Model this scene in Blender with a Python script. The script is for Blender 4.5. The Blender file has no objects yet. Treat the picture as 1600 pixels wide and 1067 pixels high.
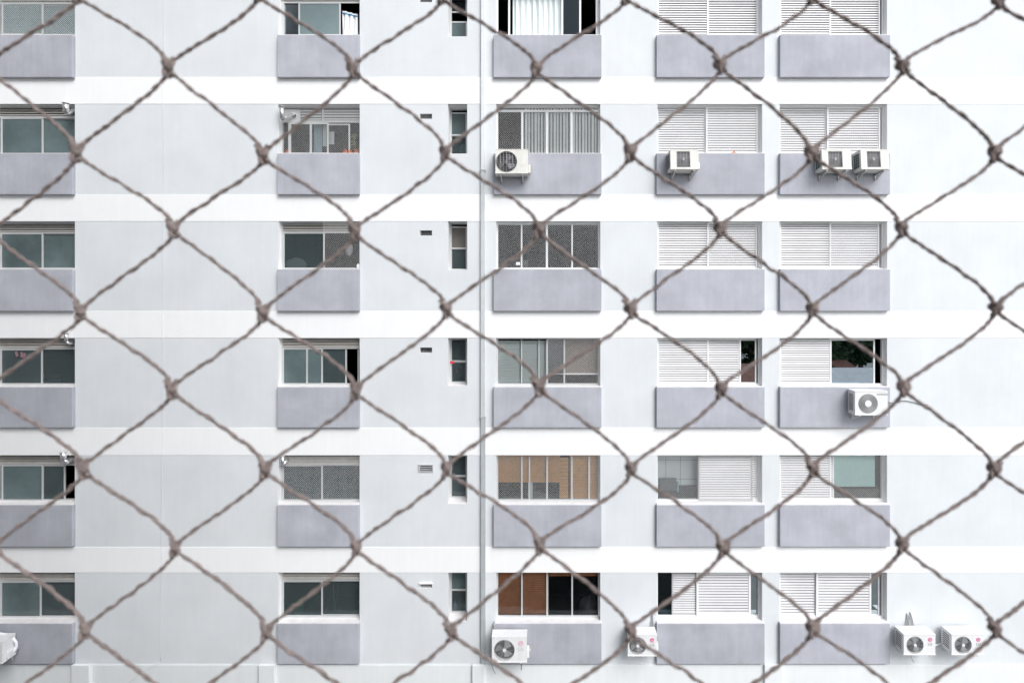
import bpy, bmesh, math, random
from mathutils import Vector, Matrix, noise as mnoise
R = math.radians
random.seed(7)
S = bpy.context.scene
COL = S.collection

# ------------------------------------------------------------------ camera
# the facade is the plane y = 0, the camera looks straight at it from 14 m
D, F, VX, VY, CZ = 14.0, 916.0, 845.0, 455.0, 15.0
cam = bpy.data.cameras.new('camera'); co = bpy.data.objects.new('camera', cam); COL.objects.link(co)
co.location = (0, -D, CZ); co.rotation_euler = (R(90), 0, 0)
cam.sensor_width = 36; cam.lens = F/1600*36
cam.shift_x = -(VX-800)/1600; cam.shift_y = -(533.5-VY)/1600
cam.clip_start = 0.02; cam.clip_end = 2000
cam.dof.use_dof = True; cam.dof.focus_distance = D; cam.dof.aperture_fstop = 10.0
S.camera = co

# ------------------------------------------------------------------ sky, sun, exposure
sunv = Vector((0.42, -0.70, 0.80)).normalized()
w = bpy.data.worlds.new("World"); S.world = w; w.use_nodes = True
nt = w.node_tree; bg = nt.nodes['Background']
sky = nt.nodes.new('ShaderNodeTexSky'); sky.sky_type = 'NISHITA'; sky.sun_disc = False
sky.sun_elevation = math.asin(sunv.z); sky.sun_rotation = math.atan2(sunv.x, sunv.y)
sky.air_density = 1.0; sky.dust_density = 1.5; sky.ozone_density = 1.0
hsv = nt.nodes.new('ShaderNodeHueSaturation'); hsv.inputs['Saturation'].default_value = 0.42
nt.links.new(sky.outputs[0], hsv.inputs['Color']); nt.links.new(hsv.outputs[0], bg.inputs['Color'])
bg.inputs['Strength'].default_value = 0.12
sl = bpy.data.lights.new('sun', 'SUN'); sl.energy = 1.3; sl.angle = R(35); sl.color = (1.0, 0.995, 0.985)
so = bpy.data.objects.new('sun', sl); COL.objects.link(so)
so.rotation_euler = sunv.to_track_quat('Z', 'Y').to_euler(); so.location = (20, -30, 60)
vs = S.view_settings; vs.view_transform = 'Standard'; vs.look = 'None'; vs.exposure = 1.05; vs.gamma = 1.0
vs.use_curve_mapping = False

# ------------------------------------------------------------------ helpers
def W(px, py, y=0.0):
    k = (D+y)/F
    return Vector(((px-VX)*k, y, CZ-(py-VY)*k))
def WX(px, y=0.0): return (px-VX)*(D+y)/F
def WZ(py, y=0.0): return CZ-(py-VY)*(D+y)/F

class MB:
    def __init__(s): s.v = []; s.f = []; s.sm = []
    def poly(s, pts, smooth=False):
        n = len(s.v); s.v += [tuple(p) for p in pts]; s.f.append(tuple(range(n, n+len(pts)))); s.sm.append(smooth); return s
    def box(s, x0, x1, y0, y1, z0, z1):
        if x0 > x1: x0, x1 = x1, x0
        if y0 > y1: y0, y1 = y1, y0
        if z0 > z1: z0, z1 = z1, z0
        n = len(s.v)
        s.v += [(x0,y0,z0),(x1,y0,z0),(x1,y1,z0),(x0,y1,z0),(x0,y0,z1),(x1,y0,z1),(x1,y1,z1),(x0,y1,z1)]
        for q in ((0,3,2,1),(4,5,6,7),(0,1,5,4),(1,2,6,5),(2,3,7,6),(3,0,4,7)):
            s.f.append(tuple(n+i for i in q)); s.sm.append(False)
        return s
    def ring(s, x0, x1, y0, y1, z0, z1, wd, wb=None, wt=None):
        wb = wd if wb is None else wb; wt = wd if wt is None else wt
        s.box(x0, x0+wd, y0, y1, z0, z1); s.box(x1-wd, x1, y0, y1, z0, z1)
        s.box(x0+wd, x1-wd, y0, y1, z0, z0+wb); s.box(x0+wd, x1-wd, y0, y1, z1-wt, z1); return s
    def tube(s, pts, r, n=8, caps=True, closed=False, twist=0.0):
        pts = [Vector(p) for p in pts]; m = len(pts); base = len(s.v)
        rr = r if isinstance(r, (list, tuple)) else [r]*m
        up = None
        for i, p in enumerate(pts):
            a = pts[(i-1) % m] if (closed or i > 0) else p
            b = pts[(i+1) % m] if (closed or i < m-1) else p
            t = (b-a).normalized()
            if up is None:
                up = Vector((0,0,1)) if abs(t.z) < .9 else Vector((1,0,0))
            up = (up - t*up.dot(t)).normalized(); sd = t.cross(up)
            for k in range(n):
                q = 2*math.pi*k/n
                s.v.append(tuple(p + (up*math.cos(q)+sd*math.sin(q))*rr[i]))
        for i in range(m if closed else m-1):
            j = (i+1) % m
            for k in range(n):
                l = (k+1) % n
                s.f.append((base+i*n+k, base+i*n+l, base+j*n+l, base+j*n+k)); s.sm.append(True)
        if caps and not closed:
            s.f.append(tuple(base+k for k in range(n))[::-1]); s.sm.append(False)
            s.f.append(tuple(base+(m-1)*n+k for k in range(n))); s.sm.append(False)
        return s
    def prism(s, a, b, r, n=3):
        return s.tube([a, b], r, n, caps=False)
    def disc(s, cx, cz, y, r, n=32, y2=None):
        pts = [(cx+r*math.cos(2*math.pi*k/n), y, cz+r*math.sin(2*math.pi*k/n)) for k in range(n)]
        s.poly(pts)
        if y2 is not None:
            for k in range(n):
                a, b = pts[k], pts[(k+1) % n]
                s.poly([a, b, (b[0], y2, b[2]), (a[0], y2, a[2])], True)
        return s
    def mesh(s, name, bevel=0.0):
        me = bpy.data.meshes.new(name); me.from_pydata(s.v, [], s.f)
        me.polygons.foreach_set('use_smooth', s.sm)
        if bevel or True:
            bm = bmesh.new(); bm.from_mesh(me)
            bmesh.ops.remove_doubles(bm, verts=bm.verts, dist=1e-6) if bevel else None
            bmesh.ops.recalc_face_normals(bm, faces=bm.faces)
            if bevel:
                ed = [e for e in bm.edges if len(e.link_faces) == 2 and e.calc_face_angle(0) > .5]
                bmesh.ops.bevel(bm, geom=ed, offset=bevel, segments=2, affect='EDGES', profile=.6)
            bm.to_mesh(me); bm.free()
        me.update(); return me
    def build(s, name, mat, parent=None, bevel=0.0, loc=None):
        me = s.mesh(name, bevel); me.materials.append(mat)
        return place(name, me, parent, loc)

def place(name, me, parent=None, loc=None):
    o = bpy.data.objects.new(name, me); COL.objects.link(o)
    if parent is not None: o.parent = parent
    if loc is not None: o.location = loc
    return o
def tag(o, label=None, cat=None, group=None, kind=None):
    if label: o['label'] = label
    if cat: o['category'] = cat
    if group: o['group'] = group
    if kind: o['kind'] = kind
    return o
def empty(name, loc=(0,0,0)):
    o = bpy.data.objects.new(name, None); COL.objects.link(o); o.location = loc; o.empty_display_size = .1
    return o
def part(mb, name, mat, root, bevel=0.0, kind=None):
    """build in world coordinates, then hang under a root that may sit anywhere"""
    off = root.matrix_world.translation if False else root_pos(root)
    mb.v = [(x-off[0], y-off[1], z-off[2]) for x, y, z in mb.v]
    o = mb.build(name, mat, root, bevel)
    if kind: o['kind'] = kind
    return o
def root_pos(o):
    p = Vector((0,0,0))
    while o is not None: p = p + o.location; o = o.parent
    return p

# ------------------------------------------------------------------ materials
def mat(name, col, rough=.6, metal=0.0, var=0.0, scale=3.0, bump=0.0, bscale=60.0, streak=0.0, coat=0.0, spec=.5, rnd=0.0):
    m = bpy.data.materials.new(name); m.use_nodes = True
    t = m.node_tree; b = t.nodes['Principled BSDF']
    b.inputs['Roughness'].default_value = rough; b.inputs['Metallic'].default_value = metal
    b.inputs['Specular IOR Level'].default_value = spec
    b.inputs['Coat Weight'].default_value = coat
    c = (*col, 1); b.inputs['Base Color'].default_value = c
    geo = t.nodes.new('ShaderNodeNewGeometry')
    if var or streak:
        n1 = t.nodes.new('ShaderNodeTexNoise'); n1.inputs['Scale'].default_value = scale; n1.inputs['Detail'].default_value = 6
        n1.inputs['Roughness'].default_value = .6
        t.links.new(geo.outputs['Position'], n1.inputs['Vector'])
        mr = t.nodes.new('ShaderNodeMapRange'); mr.inputs[1].default_value = .3; mr.inputs[2].default_value = .7
        mr.inputs[3].default_value = 1-var; mr.inputs[4].default_value = 1+var*.6
        t.links.new(n1.outputs[0], mr.inputs[0])
        last = mr.outputs[0]
        if streak:
            mp = t.nodes.new('ShaderNodeMapping'); mp.inputs['Scale'].default_value = (9, 9, .8)
            t.links.new(geo.outputs['Position'], mp.inputs['Vector'])
            n2 = t.nodes.new('ShaderNodeTexNoise'); n2.inputs['Scale'].default_value = 1.0; n2.inputs['Detail'].default_value = 5
            t.links.new(mp.outputs[0], n2.inputs['Vector'])
            m2 = t.nodes.new('ShaderNodeMapRange'); m2.inputs[1].default_value = .35; m2.inputs[2].default_value = .75
            m2.inputs[3].default_value = 1+streak*.3; m2.inputs[4].default_value = 1-streak
            t.links.new(n2.outputs[0], m2.inputs[0])
            mu = t.nodes.new('ShaderNodeMath'); mu.operation = 'MULTIPLY'
            t.links.new(last, mu.inputs[0]); t.links.new(m2.outputs[0], mu.inputs[1]); last = mu.outputs[0]
        if rnd:
            oi = t.nodes.new('ShaderNodeObjectInfo'); m4 = t.nodes.new('ShaderNodeMapRange')
            m4.inputs[3].default_value = 1-rnd; m4.inputs[4].default_value = 1+rnd
            t.links.new(oi.outputs['Random'], m4.inputs[0])
            m5 = t.nodes.new('ShaderNodeMath'); m5.operation = 'MULTIPLY'
            t.links.new(last, m5.inputs[0]); t.links.new(m4.outputs[0], m5.inputs[1]); last = m5.outputs[0]
        vm = t.nodes.new('ShaderNodeVectorMath'); vm.operation = 'SCALE'; vm.inputs[0].default_value = col
        t.links.new(last, vm.inputs['Scale']); t.links.new(vm.outputs[0], b.inputs['Base Color'])
    if bump:
        n3 = t.nodes.new('ShaderNodeTexNoise'); n3.inputs['Scale'].default_value = bscale; n3.inputs['Detail'].default_value = 4
        t.links.new(geo.outputs['Position'], n3.inputs['Vector'])
        bp = t.nodes.new('ShaderNodeBump'); bp.inputs['Strength'].default_value = bump; bp.inputs['Distance'].default_value = .01
        t.links.new(n3.outputs[0], bp.inputs['Height']); t.links.new(bp.outputs[0], b.inputs['Normal'])
    return m
def glass(name, tint, refl=1.0, ior=1.42):
    m = bpy.data.materials.new(name); m.use_nodes = True; t = m.node_tree
    t.nodes.remove(t.nodes['Principled BSDF']); out = t.nodes['Material Output']
    tr = t.nodes.new('ShaderNodeBsdfTransparent'); tr.inputs[0].default_value = (*tint, 1)
    gl = t.nodes.new('ShaderNodeBsdfGlossy'); gl.inputs['Roughness'].default_value = 0.0
    gl.inputs[0].default_value = (refl*.82, refl*.93, refl, 1)
    fr = t.nodes.new('ShaderNodeFresnel'); fr.inputs[0].default_value = ior
    mx = t.nodes.new('ShaderNodeMixShader')
    t.links.new(fr.outputs[0], mx.inputs[0]); t.links.new(tr.outputs[0], mx.inputs[1]); t.links.new(gl.outputs[0], mx.inputs[2])
    t.links.new(mx.outputs[0], out.inputs[0]); return m

def hazy(name, tint, col, f):
    m = glass(name, tint, .8); t = m.node_tree; mx = t.nodes['Mix Shader']; tr = t.nodes['Transparent BSDF']
    df = t.nodes.new('ShaderNodeBsdfDiffuse'); df.inputs[0].default_value = (*col, 1)
    m2 = t.nodes.new('ShaderNodeMixShader'); m2.inputs[0].default_value = f
    t.links.new(tr.outputs[0], m2.inputs[1]); t.links.new(df.outputs[0], m2.inputs[2]); t.links.new(m2.outputs[0], mx.inputs[1]); return m

M = dict(
    hazy=hazy('hazy_window_glass', (.82,.87,.87), (.11,.14,.145), .32),
    wing=mat('dark_grey_shade_wing', (.24,.24,.245), .9, var=.08, scale=1),  # for the added sky-blocking wing, kept dark to return little light
    umber=mat('umber_blind', (.17,.145,.125), .7, var=.1, scale=6),
    wall=mat('light_grey_render', (.655,.68,.70), .85, var=.06, scale=.9, bump=.25, bscale=45, streak=.022),
    band=mat('white_render', (.83,.835,.84), .8, var=.02, scale=1.5, bump=.15, bscale=50, streak=.02),
    panel=mat('lilac_grey_render', (.405,.415,.46), .85, var=.15, scale=1.5, bump=.3, bscale=40, streak=.06, rnd=.05),
    podium=mat('pale_green_white_paint', (.73,.755,.76), .7, var=.03, scale=2, bump=.12, bscale=40, streak=.03),
    sill=mat('white_marble_sill', (.78,.76,.76), .5, var=.10, scale=6, bump=.1),
    soffit=mat('grey_reveal_render', (.56,.58,.60), .85, var=.05, scale=5),
    alu=mat('pale_aluminium', (.60,.61,.61), .4, metal=.35, var=.05, scale=4),
    aluw=mat('white_lacquered_aluminium', (.74,.75,.75), .4, var=.03, scale=4),
    louver=mat('beige_aluminium_louvre', (.47,.45,.42), .5, metal=.2, var=.12, scale=7),
    slat=mat('white_shutter_slat', (.64,.635,.645), .45, var=.07, scale=2, rnd=.03),
    shutframe=mat('white_shutter_frame', (.78,.79,.79), .4),
    shutgrey=mat('grey_shutter_frame', (.50,.50,.51), .45, metal=.3),
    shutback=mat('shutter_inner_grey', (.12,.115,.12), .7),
    net=mat('white_nylon_net', (.80,.80,.80), .6),
    rope=mat('brown_net_cord', (.60,.49,.455), .85, var=.35, scale=260, bump=.8, bscale=2500, spec=.25),
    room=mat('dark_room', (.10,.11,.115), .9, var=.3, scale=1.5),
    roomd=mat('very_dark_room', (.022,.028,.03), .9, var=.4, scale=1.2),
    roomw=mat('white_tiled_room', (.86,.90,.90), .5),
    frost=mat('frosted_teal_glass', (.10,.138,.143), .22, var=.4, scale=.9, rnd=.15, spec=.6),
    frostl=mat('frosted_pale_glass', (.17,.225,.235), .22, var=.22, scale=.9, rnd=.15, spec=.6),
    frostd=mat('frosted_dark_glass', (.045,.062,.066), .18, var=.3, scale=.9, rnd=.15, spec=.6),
    frostb=mat('frosted_brown_glass', (.14,.13,.115), .3, var=.15, scale=2),
    clear=glass('clear_window_glass', (.965,.975,.973), .6),
    tinted=glass('smoked_window_glass', (.60,.66,.68), .75),
    mirror=glass('dark_reflecting_glass', (.10,.12,.12), 1.0, 5.5),
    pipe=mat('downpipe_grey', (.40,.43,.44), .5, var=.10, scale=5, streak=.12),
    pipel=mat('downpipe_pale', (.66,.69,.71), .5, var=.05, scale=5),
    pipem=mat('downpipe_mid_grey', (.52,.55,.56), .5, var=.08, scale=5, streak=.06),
    acw=mat('white_enamel', (.74,.745,.745), .4, var=.03, scale=8, streak=.05),
    acb=mat('aged_cream_enamel', (.66,.65,.61), .5, var=.06, scale=9, streak=.10),
    acdark=mat('dark_fan_recess', (.035,.037,.04), .6),
    acfan=mat('grey_fan_plastic', (.30,.32,.33), .4),
    acgrey=mat('grey_condenser_mesh', (.13,.13,.14), .5),
    coil=mat('green_black_coil', (.02,.05,.048), .5),
    wire=mat('pale_grey_wire', (.42,.42,.42), .4, metal=.2),
    ring=mat('guard_grey', (.33,.33,.33), .45),
    steel=mat('galvanised_steel', (.46,.46,.46), .45, metal=.5, var=.2, scale=20),
    rust=mat('rusted_bolt', (.22,.10,.045), .8, var=.3, scale=60),
    pink=mat('magenta_badge', (.62,.08,.26), .4),
    pinkf=mat('faded_pink_badge', (.66,.36,.47), .5),
    white=mat('plain_white', (.82,.82,.82), .5),
    ink=mat('grey_lettering', (.20,.21,.22), .5),
    inkf=mat('faded_lettering', (.50,.51,.52), .5),
    hose=mat('white_hose', (.80,.80,.84), .45),
    chrome=mat('bright_metal_duct', (.72,.72,.73), .25, metal=.85),
    cable=mat('dark_cable', (.10,.10,.10), .6),
    cablew=mat('painted_white_cable', (.68,.70,.72), .6),
    curtw=mat('white_curtain', (.76,.82,.82), .8, var=.04, scale=5),
    curtb=mat('cream_vertical_blind', (.56,.555,.52), .7, var=.06, scale=6),
    curtv=mat('cream_blind_strip', (.84,.835,.80), .6, var=.05, scale=6),
    curtg=mat('pale_green_blind', (.78,.83,.80), .6, var=.06, scale=4),
    mint=mat('mint_roller_blind', (.62,.86,.81), .7, var=.05, scale=4),
    wood=mat('light_wood_blind', (.76,.38,.12), .55, var=.12, scale=8),
    brown=mat('reddish_brown_blind', (.42,.15,.048), .45, var=.2, scale=8),
    bluew=mat('towel_white', (.80,.81,.84), .85, var=.04, scale=12),
    blue=mat('towel_blue_stripe', (.03,.26,.46), .8),
    terra=mat('terracotta', (.62,.17,.07), .7, var=.15, scale=30),
    leaf=mat('houseplant_leaf', (.22,.28,.16), .6, var=.3, scale=30),
    red=mat('red_cloth', (.60,.03,.06), .6),
    beige=mat('beige_cloth', (.45,.30,.22), .7),
    green=mat('green_plastic', (.0,.28,.17), .4),
    greys=mat('grey_upholstery', (.20,.21,.22), .8, var=.15, scale=20),
    blueg=mat('pale_blue_plastic', (.40,.55,.60), .5),
    tileline=mat('tile_joint', (.35,.42,.43), .7),
    pinkl=mat('pink_ornament', (.26,.15,.18), .6),
    ground=mat('concrete_yard', (.22,.22,.21), .9, var=.2, scale=.4, bump=.2, bscale=8),
    tower=mat('beige_tower_render', (.50,.49,.47), .85, var=.05, scale=1),
    darkwin=mat('tower_window_glass', (.05,.06,.07), .15),
    bark=mat('bark', (.09,.065,.045), .9, var=.3, scale=8, bump=.5, bscale=20),
    leafd=mat('tree_foliage', (.06,.12,.05), .6, var=.5, scale=.9),
    roofw=mat('weathered_white_roof', (.62,.65,.66), .6, var=.15, scale=1.5),
    roofr=mat('clay_tile_roof', (.26,.11,.075), .8, var=.3, scale=3),
)

# ------------------------------------------------------------------ levels and bays (measured on the wall plane)
T = [-20, 163, 346, 528, 711, 894]          # window heads = undersides of the white bands
P = [55, 240, 421, 605, 789, 974]           # tops of the projecting parapet panels
BT = [121, 304, 486, 668, 854, 1037]        # bottoms of the panels = tops of the bands
E = 0.10                                    # projection of the panels
DW = 0.14                                   # recess of the big windows
DS = 0.36                                   # recess of the narrow windows
WT = 0.10                                   # wall behind the frame
COLS = {'A': (-12, 117, DW), 'B': (435, 562, DW), 'C': (700, 730, DS), 'D': (775, 938, DW), 'E': (1027, 1191, DW), 'G': (1218, 1386, DW)}
SB = [58, 241, 422, 603, 787, 971]          # sills of the narrow windows
def rect(c, r):
    x0, x1, d = COLS[c]
    if c == 'C': return WX(x0), WX(x1), WZ(SB[r]), WZ(T[r]), d
    return WX(x0), WX(x1), WZ(P[r], -E), WZ(T[r]), d

# ------------------------------------------------------------------ setting
g = MB().poly([(-400,-400,0),(400,-400,0),(400,400,0),(-400,400,0)]).build('ground', M['ground']); tag(g, kind='structure')

bld = empty('apartment_building', (0, 0, 0))
tag(bld, 'white and light grey apartment block with lilac grey panels under its windows', 'building')

XL, XR = WX(-900), WX(2150)
ZTOP = WZ(-420); ZPOD = WZ(1037)
# wall: front and inner sheet on a grid with the openings left out, joined by the reveals
ops = []
VENT = [(656, 675, a, b) for a, b in ((-4, 4), (178, 186), (360, 368), (543, 551), (727, 735), (911, 919))]
for c in COLS:
    for r in range(6):
        x0, x1, z0, z1, d = rect(c, r); ops.append((x0, x1, z0, z1, d+WT))
for a, b, c_, d_ in VENT: ops.append((WX(a), WX(b), WZ(d_), WZ(c_), .22))
xs = sorted({round(v, 5) for o in ops for v in o[:2]} | {round(XL,5), round(XR,5)})
zs = sorted({round(v, 5) for o in ops for v in o[2:4]} | {round(ZPOD-.2,5), round(ZTOP,5)})
mb = MB()
def inside(x, z): return any(o[0] < x < o[1] and o[2] < z < o[3] for o in ops)
for j in range(len(zs)-1):
    i = 0
    while i < len(xs)-1:
        zc = (zs[j]+zs[j+1])/2
        if inside((xs[i]+xs[i+1])/2, zc): i += 1; continue
        k = i
        while k < len(xs)-1 and not inside((xs[k]+xs[k+1])/2, zc): k += 1
        mb.poly([(xs[i],0,zs[j]),(xs[k],0,zs[j]),(xs[k],0,zs[j+1]),(xs[i],0,zs[j+1])])
        i = k
wall_o = mb.build('wall', M['wall'], bld)
for x0, x1, z0, z1, y in ops:
    mb = MB()
    mb.poly([(x0,0,z0),(x0,y,z0),(x0,y,z1),(x0,0,z1)]); mb.poly([(x1,0,z0),(x1,0,z1),(x1,y,z1),(x1,y,z0)])
    mb.poly([(x0,0,z1),(x1,0,z1),(x1,y,z1),(x0,y,z1)]); mb.poly([(x0,0,z0),(x0,y,z0),(x1,y,z0),(x1,0,z0)])
    mb.build('reveal', M['band'], bld)
MB().box(XL, XR, 3.2, 9, 0, ZTOP).box(XL, XL+.2, .01, 3.2, 0, ZTOP).box(XR-.2, XR, .01, 3.2, 0, ZTOP).box(XL, XR, .01, 3.2, ZTOP-.2, ZTOP).build('rear_wall', M['wall'], bld)
# white bands
bands = [(-245, -203), (-62, -20)] + [(BT[i], T[i+1]) for i in range(5)]
for a, b in bands:
    MB().box(XL, XR, -.007, .05, WZ(b), WZ(a)).build('floor_band', M['band'], bld, bevel=.004)
# parapet panels under the windows
PX = {'A': (-12, 113), 'B': (433, 561), 'D': (771, 940), 'E': (1026, 1195), 'G': (1219, 1391)}
for c, (a, b) in PX.items():
    for r in range(6):
        MB().box(WX(a,-E), WX(b,-E), -E, -.001, WZ(BT[r],-E)-.0, WZ(P[r],-E)).build('parapet_panel', M['panel'], bld, bevel=.012)
        x0, x1, z0, z1, d = rect(c, r)
        MB().box(max(WX(a,-E),x0-.02)+.004, WX(b,-E)-.004 if c != 'A' else x1-.002, -E+.006, -.002, z0+.001, z0+.012).box(x0+.001, x1-.001, -.002, d+.02, z0+.001, z0+.012).build('sill', M['sill'], bld)
for r in range(6):
    x0, x1, z0, z1, d = rect('C', r)
    MB().box(x0+.001, x1-.001, .004, d+.02, z0+.001, z0+.01).build('sill', M['sill'], bld)
# podium with pilasters
MB().box(XL, XR, -.03, .3, 0, ZPOD).build('podium_wall', M['podium'], bld, bevel=.008)
for a, b in ((113, 141), (405, 430), (738, 757), (1194, 1222)):
    MB().box(WX(a,-.06), WX(b,-.06), -.10, -.028, 0, ZPOD+.035).build('pilaster', M['podium'], bld, bevel=.012)
MB().box(XL, XR, -.012, .02, ZPOD+.0, ZPOD+.012).build('drip_ledge', M['soffit'], bld)
# rectangular downpipe in three lengths, with clips
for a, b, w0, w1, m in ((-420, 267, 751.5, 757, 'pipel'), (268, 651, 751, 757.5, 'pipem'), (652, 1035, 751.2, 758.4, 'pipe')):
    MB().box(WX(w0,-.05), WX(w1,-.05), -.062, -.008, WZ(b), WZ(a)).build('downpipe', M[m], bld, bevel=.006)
for y in (267, 651):
    MB().box(WX(750,-.05), WX(758.6,-.05), -.07, -.002, WZ(y+1.2), WZ(y-1)).build('pipe_collar', M['pipe'], bld)
mb = MB()
for i in range(26):
    y = 12+i*40+random.uniform(-4,4); mb.disc(WX(753.2,-.06), WZ(y,-.06), -.0665, .008, 8, -.06)
mb.build('rivets', M['steel'], bld)['kind'] = 'stuff'
# vents
for i, (a, b, c_, d_) in enumerate(VENT):
    x0, x1, z0, z1 = WX(a), WX(b), WZ(d_), WZ(c_)
    mb = MB()
    mb.box(x0+.002, x1-.002, .19, .215, z0, z1)
    mb.build('vent_backing', M['roomd'], bld)
    m = MB()
    if i == 4:
        m.ring(x0-.035, x1+.035, -.02, .015, z0-.03, z1+.03, .03)
        for k in range(2): m.box(x0, x1, -.012, .03, z0+.03+k*.045, z0+.045+k*.045)
        m.build('vent_frame', M['alu'], bld)
    elif i == 5:
        m.box(x0-.01, x1+.01, -.045, .0, z1+.0, z1+.022); m.build('vent_hood', M['sill'], bld)
    else:
        for k in range(2): m.box(x0+.003, x1-.003, .05, .10, z0+.03+k*.04, z0+.036+k*.04)
        m.build('vent_slats', M['steel'], bld)
# conduit painted with the wall
pts = []
for y in range(-420, 1040, 12):
    x = 255.5 - .6*max(0, (y-300)/180) - max(0,(y-700)/170)*1.2 + math.sin(y*.031)*.5
    pts.append(W(x, y, -.012))
MB().tube(pts, .0045, 6).build('conduit', M['cablew'], bld)
pts = [W(248+(190-248)*t + 0, 1036+(1075-1036)*(t**1.25), -.045) for t in [i/10 for i in range(11)]]
MB().tube(pts, .0045, 6).build('conduit', M['cablew'], bld)

# ------------------------------------------------------------------ windows
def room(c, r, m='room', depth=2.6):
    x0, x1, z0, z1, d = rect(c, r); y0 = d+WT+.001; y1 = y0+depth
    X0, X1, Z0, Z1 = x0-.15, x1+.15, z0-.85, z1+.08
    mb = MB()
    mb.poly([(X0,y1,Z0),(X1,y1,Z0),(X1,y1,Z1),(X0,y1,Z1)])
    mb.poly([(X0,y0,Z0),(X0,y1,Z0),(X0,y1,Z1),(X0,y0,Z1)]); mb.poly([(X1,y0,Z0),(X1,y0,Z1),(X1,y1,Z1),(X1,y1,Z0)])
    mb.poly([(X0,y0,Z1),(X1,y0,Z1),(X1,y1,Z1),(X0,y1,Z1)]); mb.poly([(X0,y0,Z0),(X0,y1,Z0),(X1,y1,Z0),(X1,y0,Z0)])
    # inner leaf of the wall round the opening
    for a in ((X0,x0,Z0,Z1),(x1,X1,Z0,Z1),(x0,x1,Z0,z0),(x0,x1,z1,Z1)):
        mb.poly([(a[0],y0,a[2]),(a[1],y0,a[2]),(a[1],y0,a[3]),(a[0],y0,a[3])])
    return mb.build('room', M[m], bld)

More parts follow.
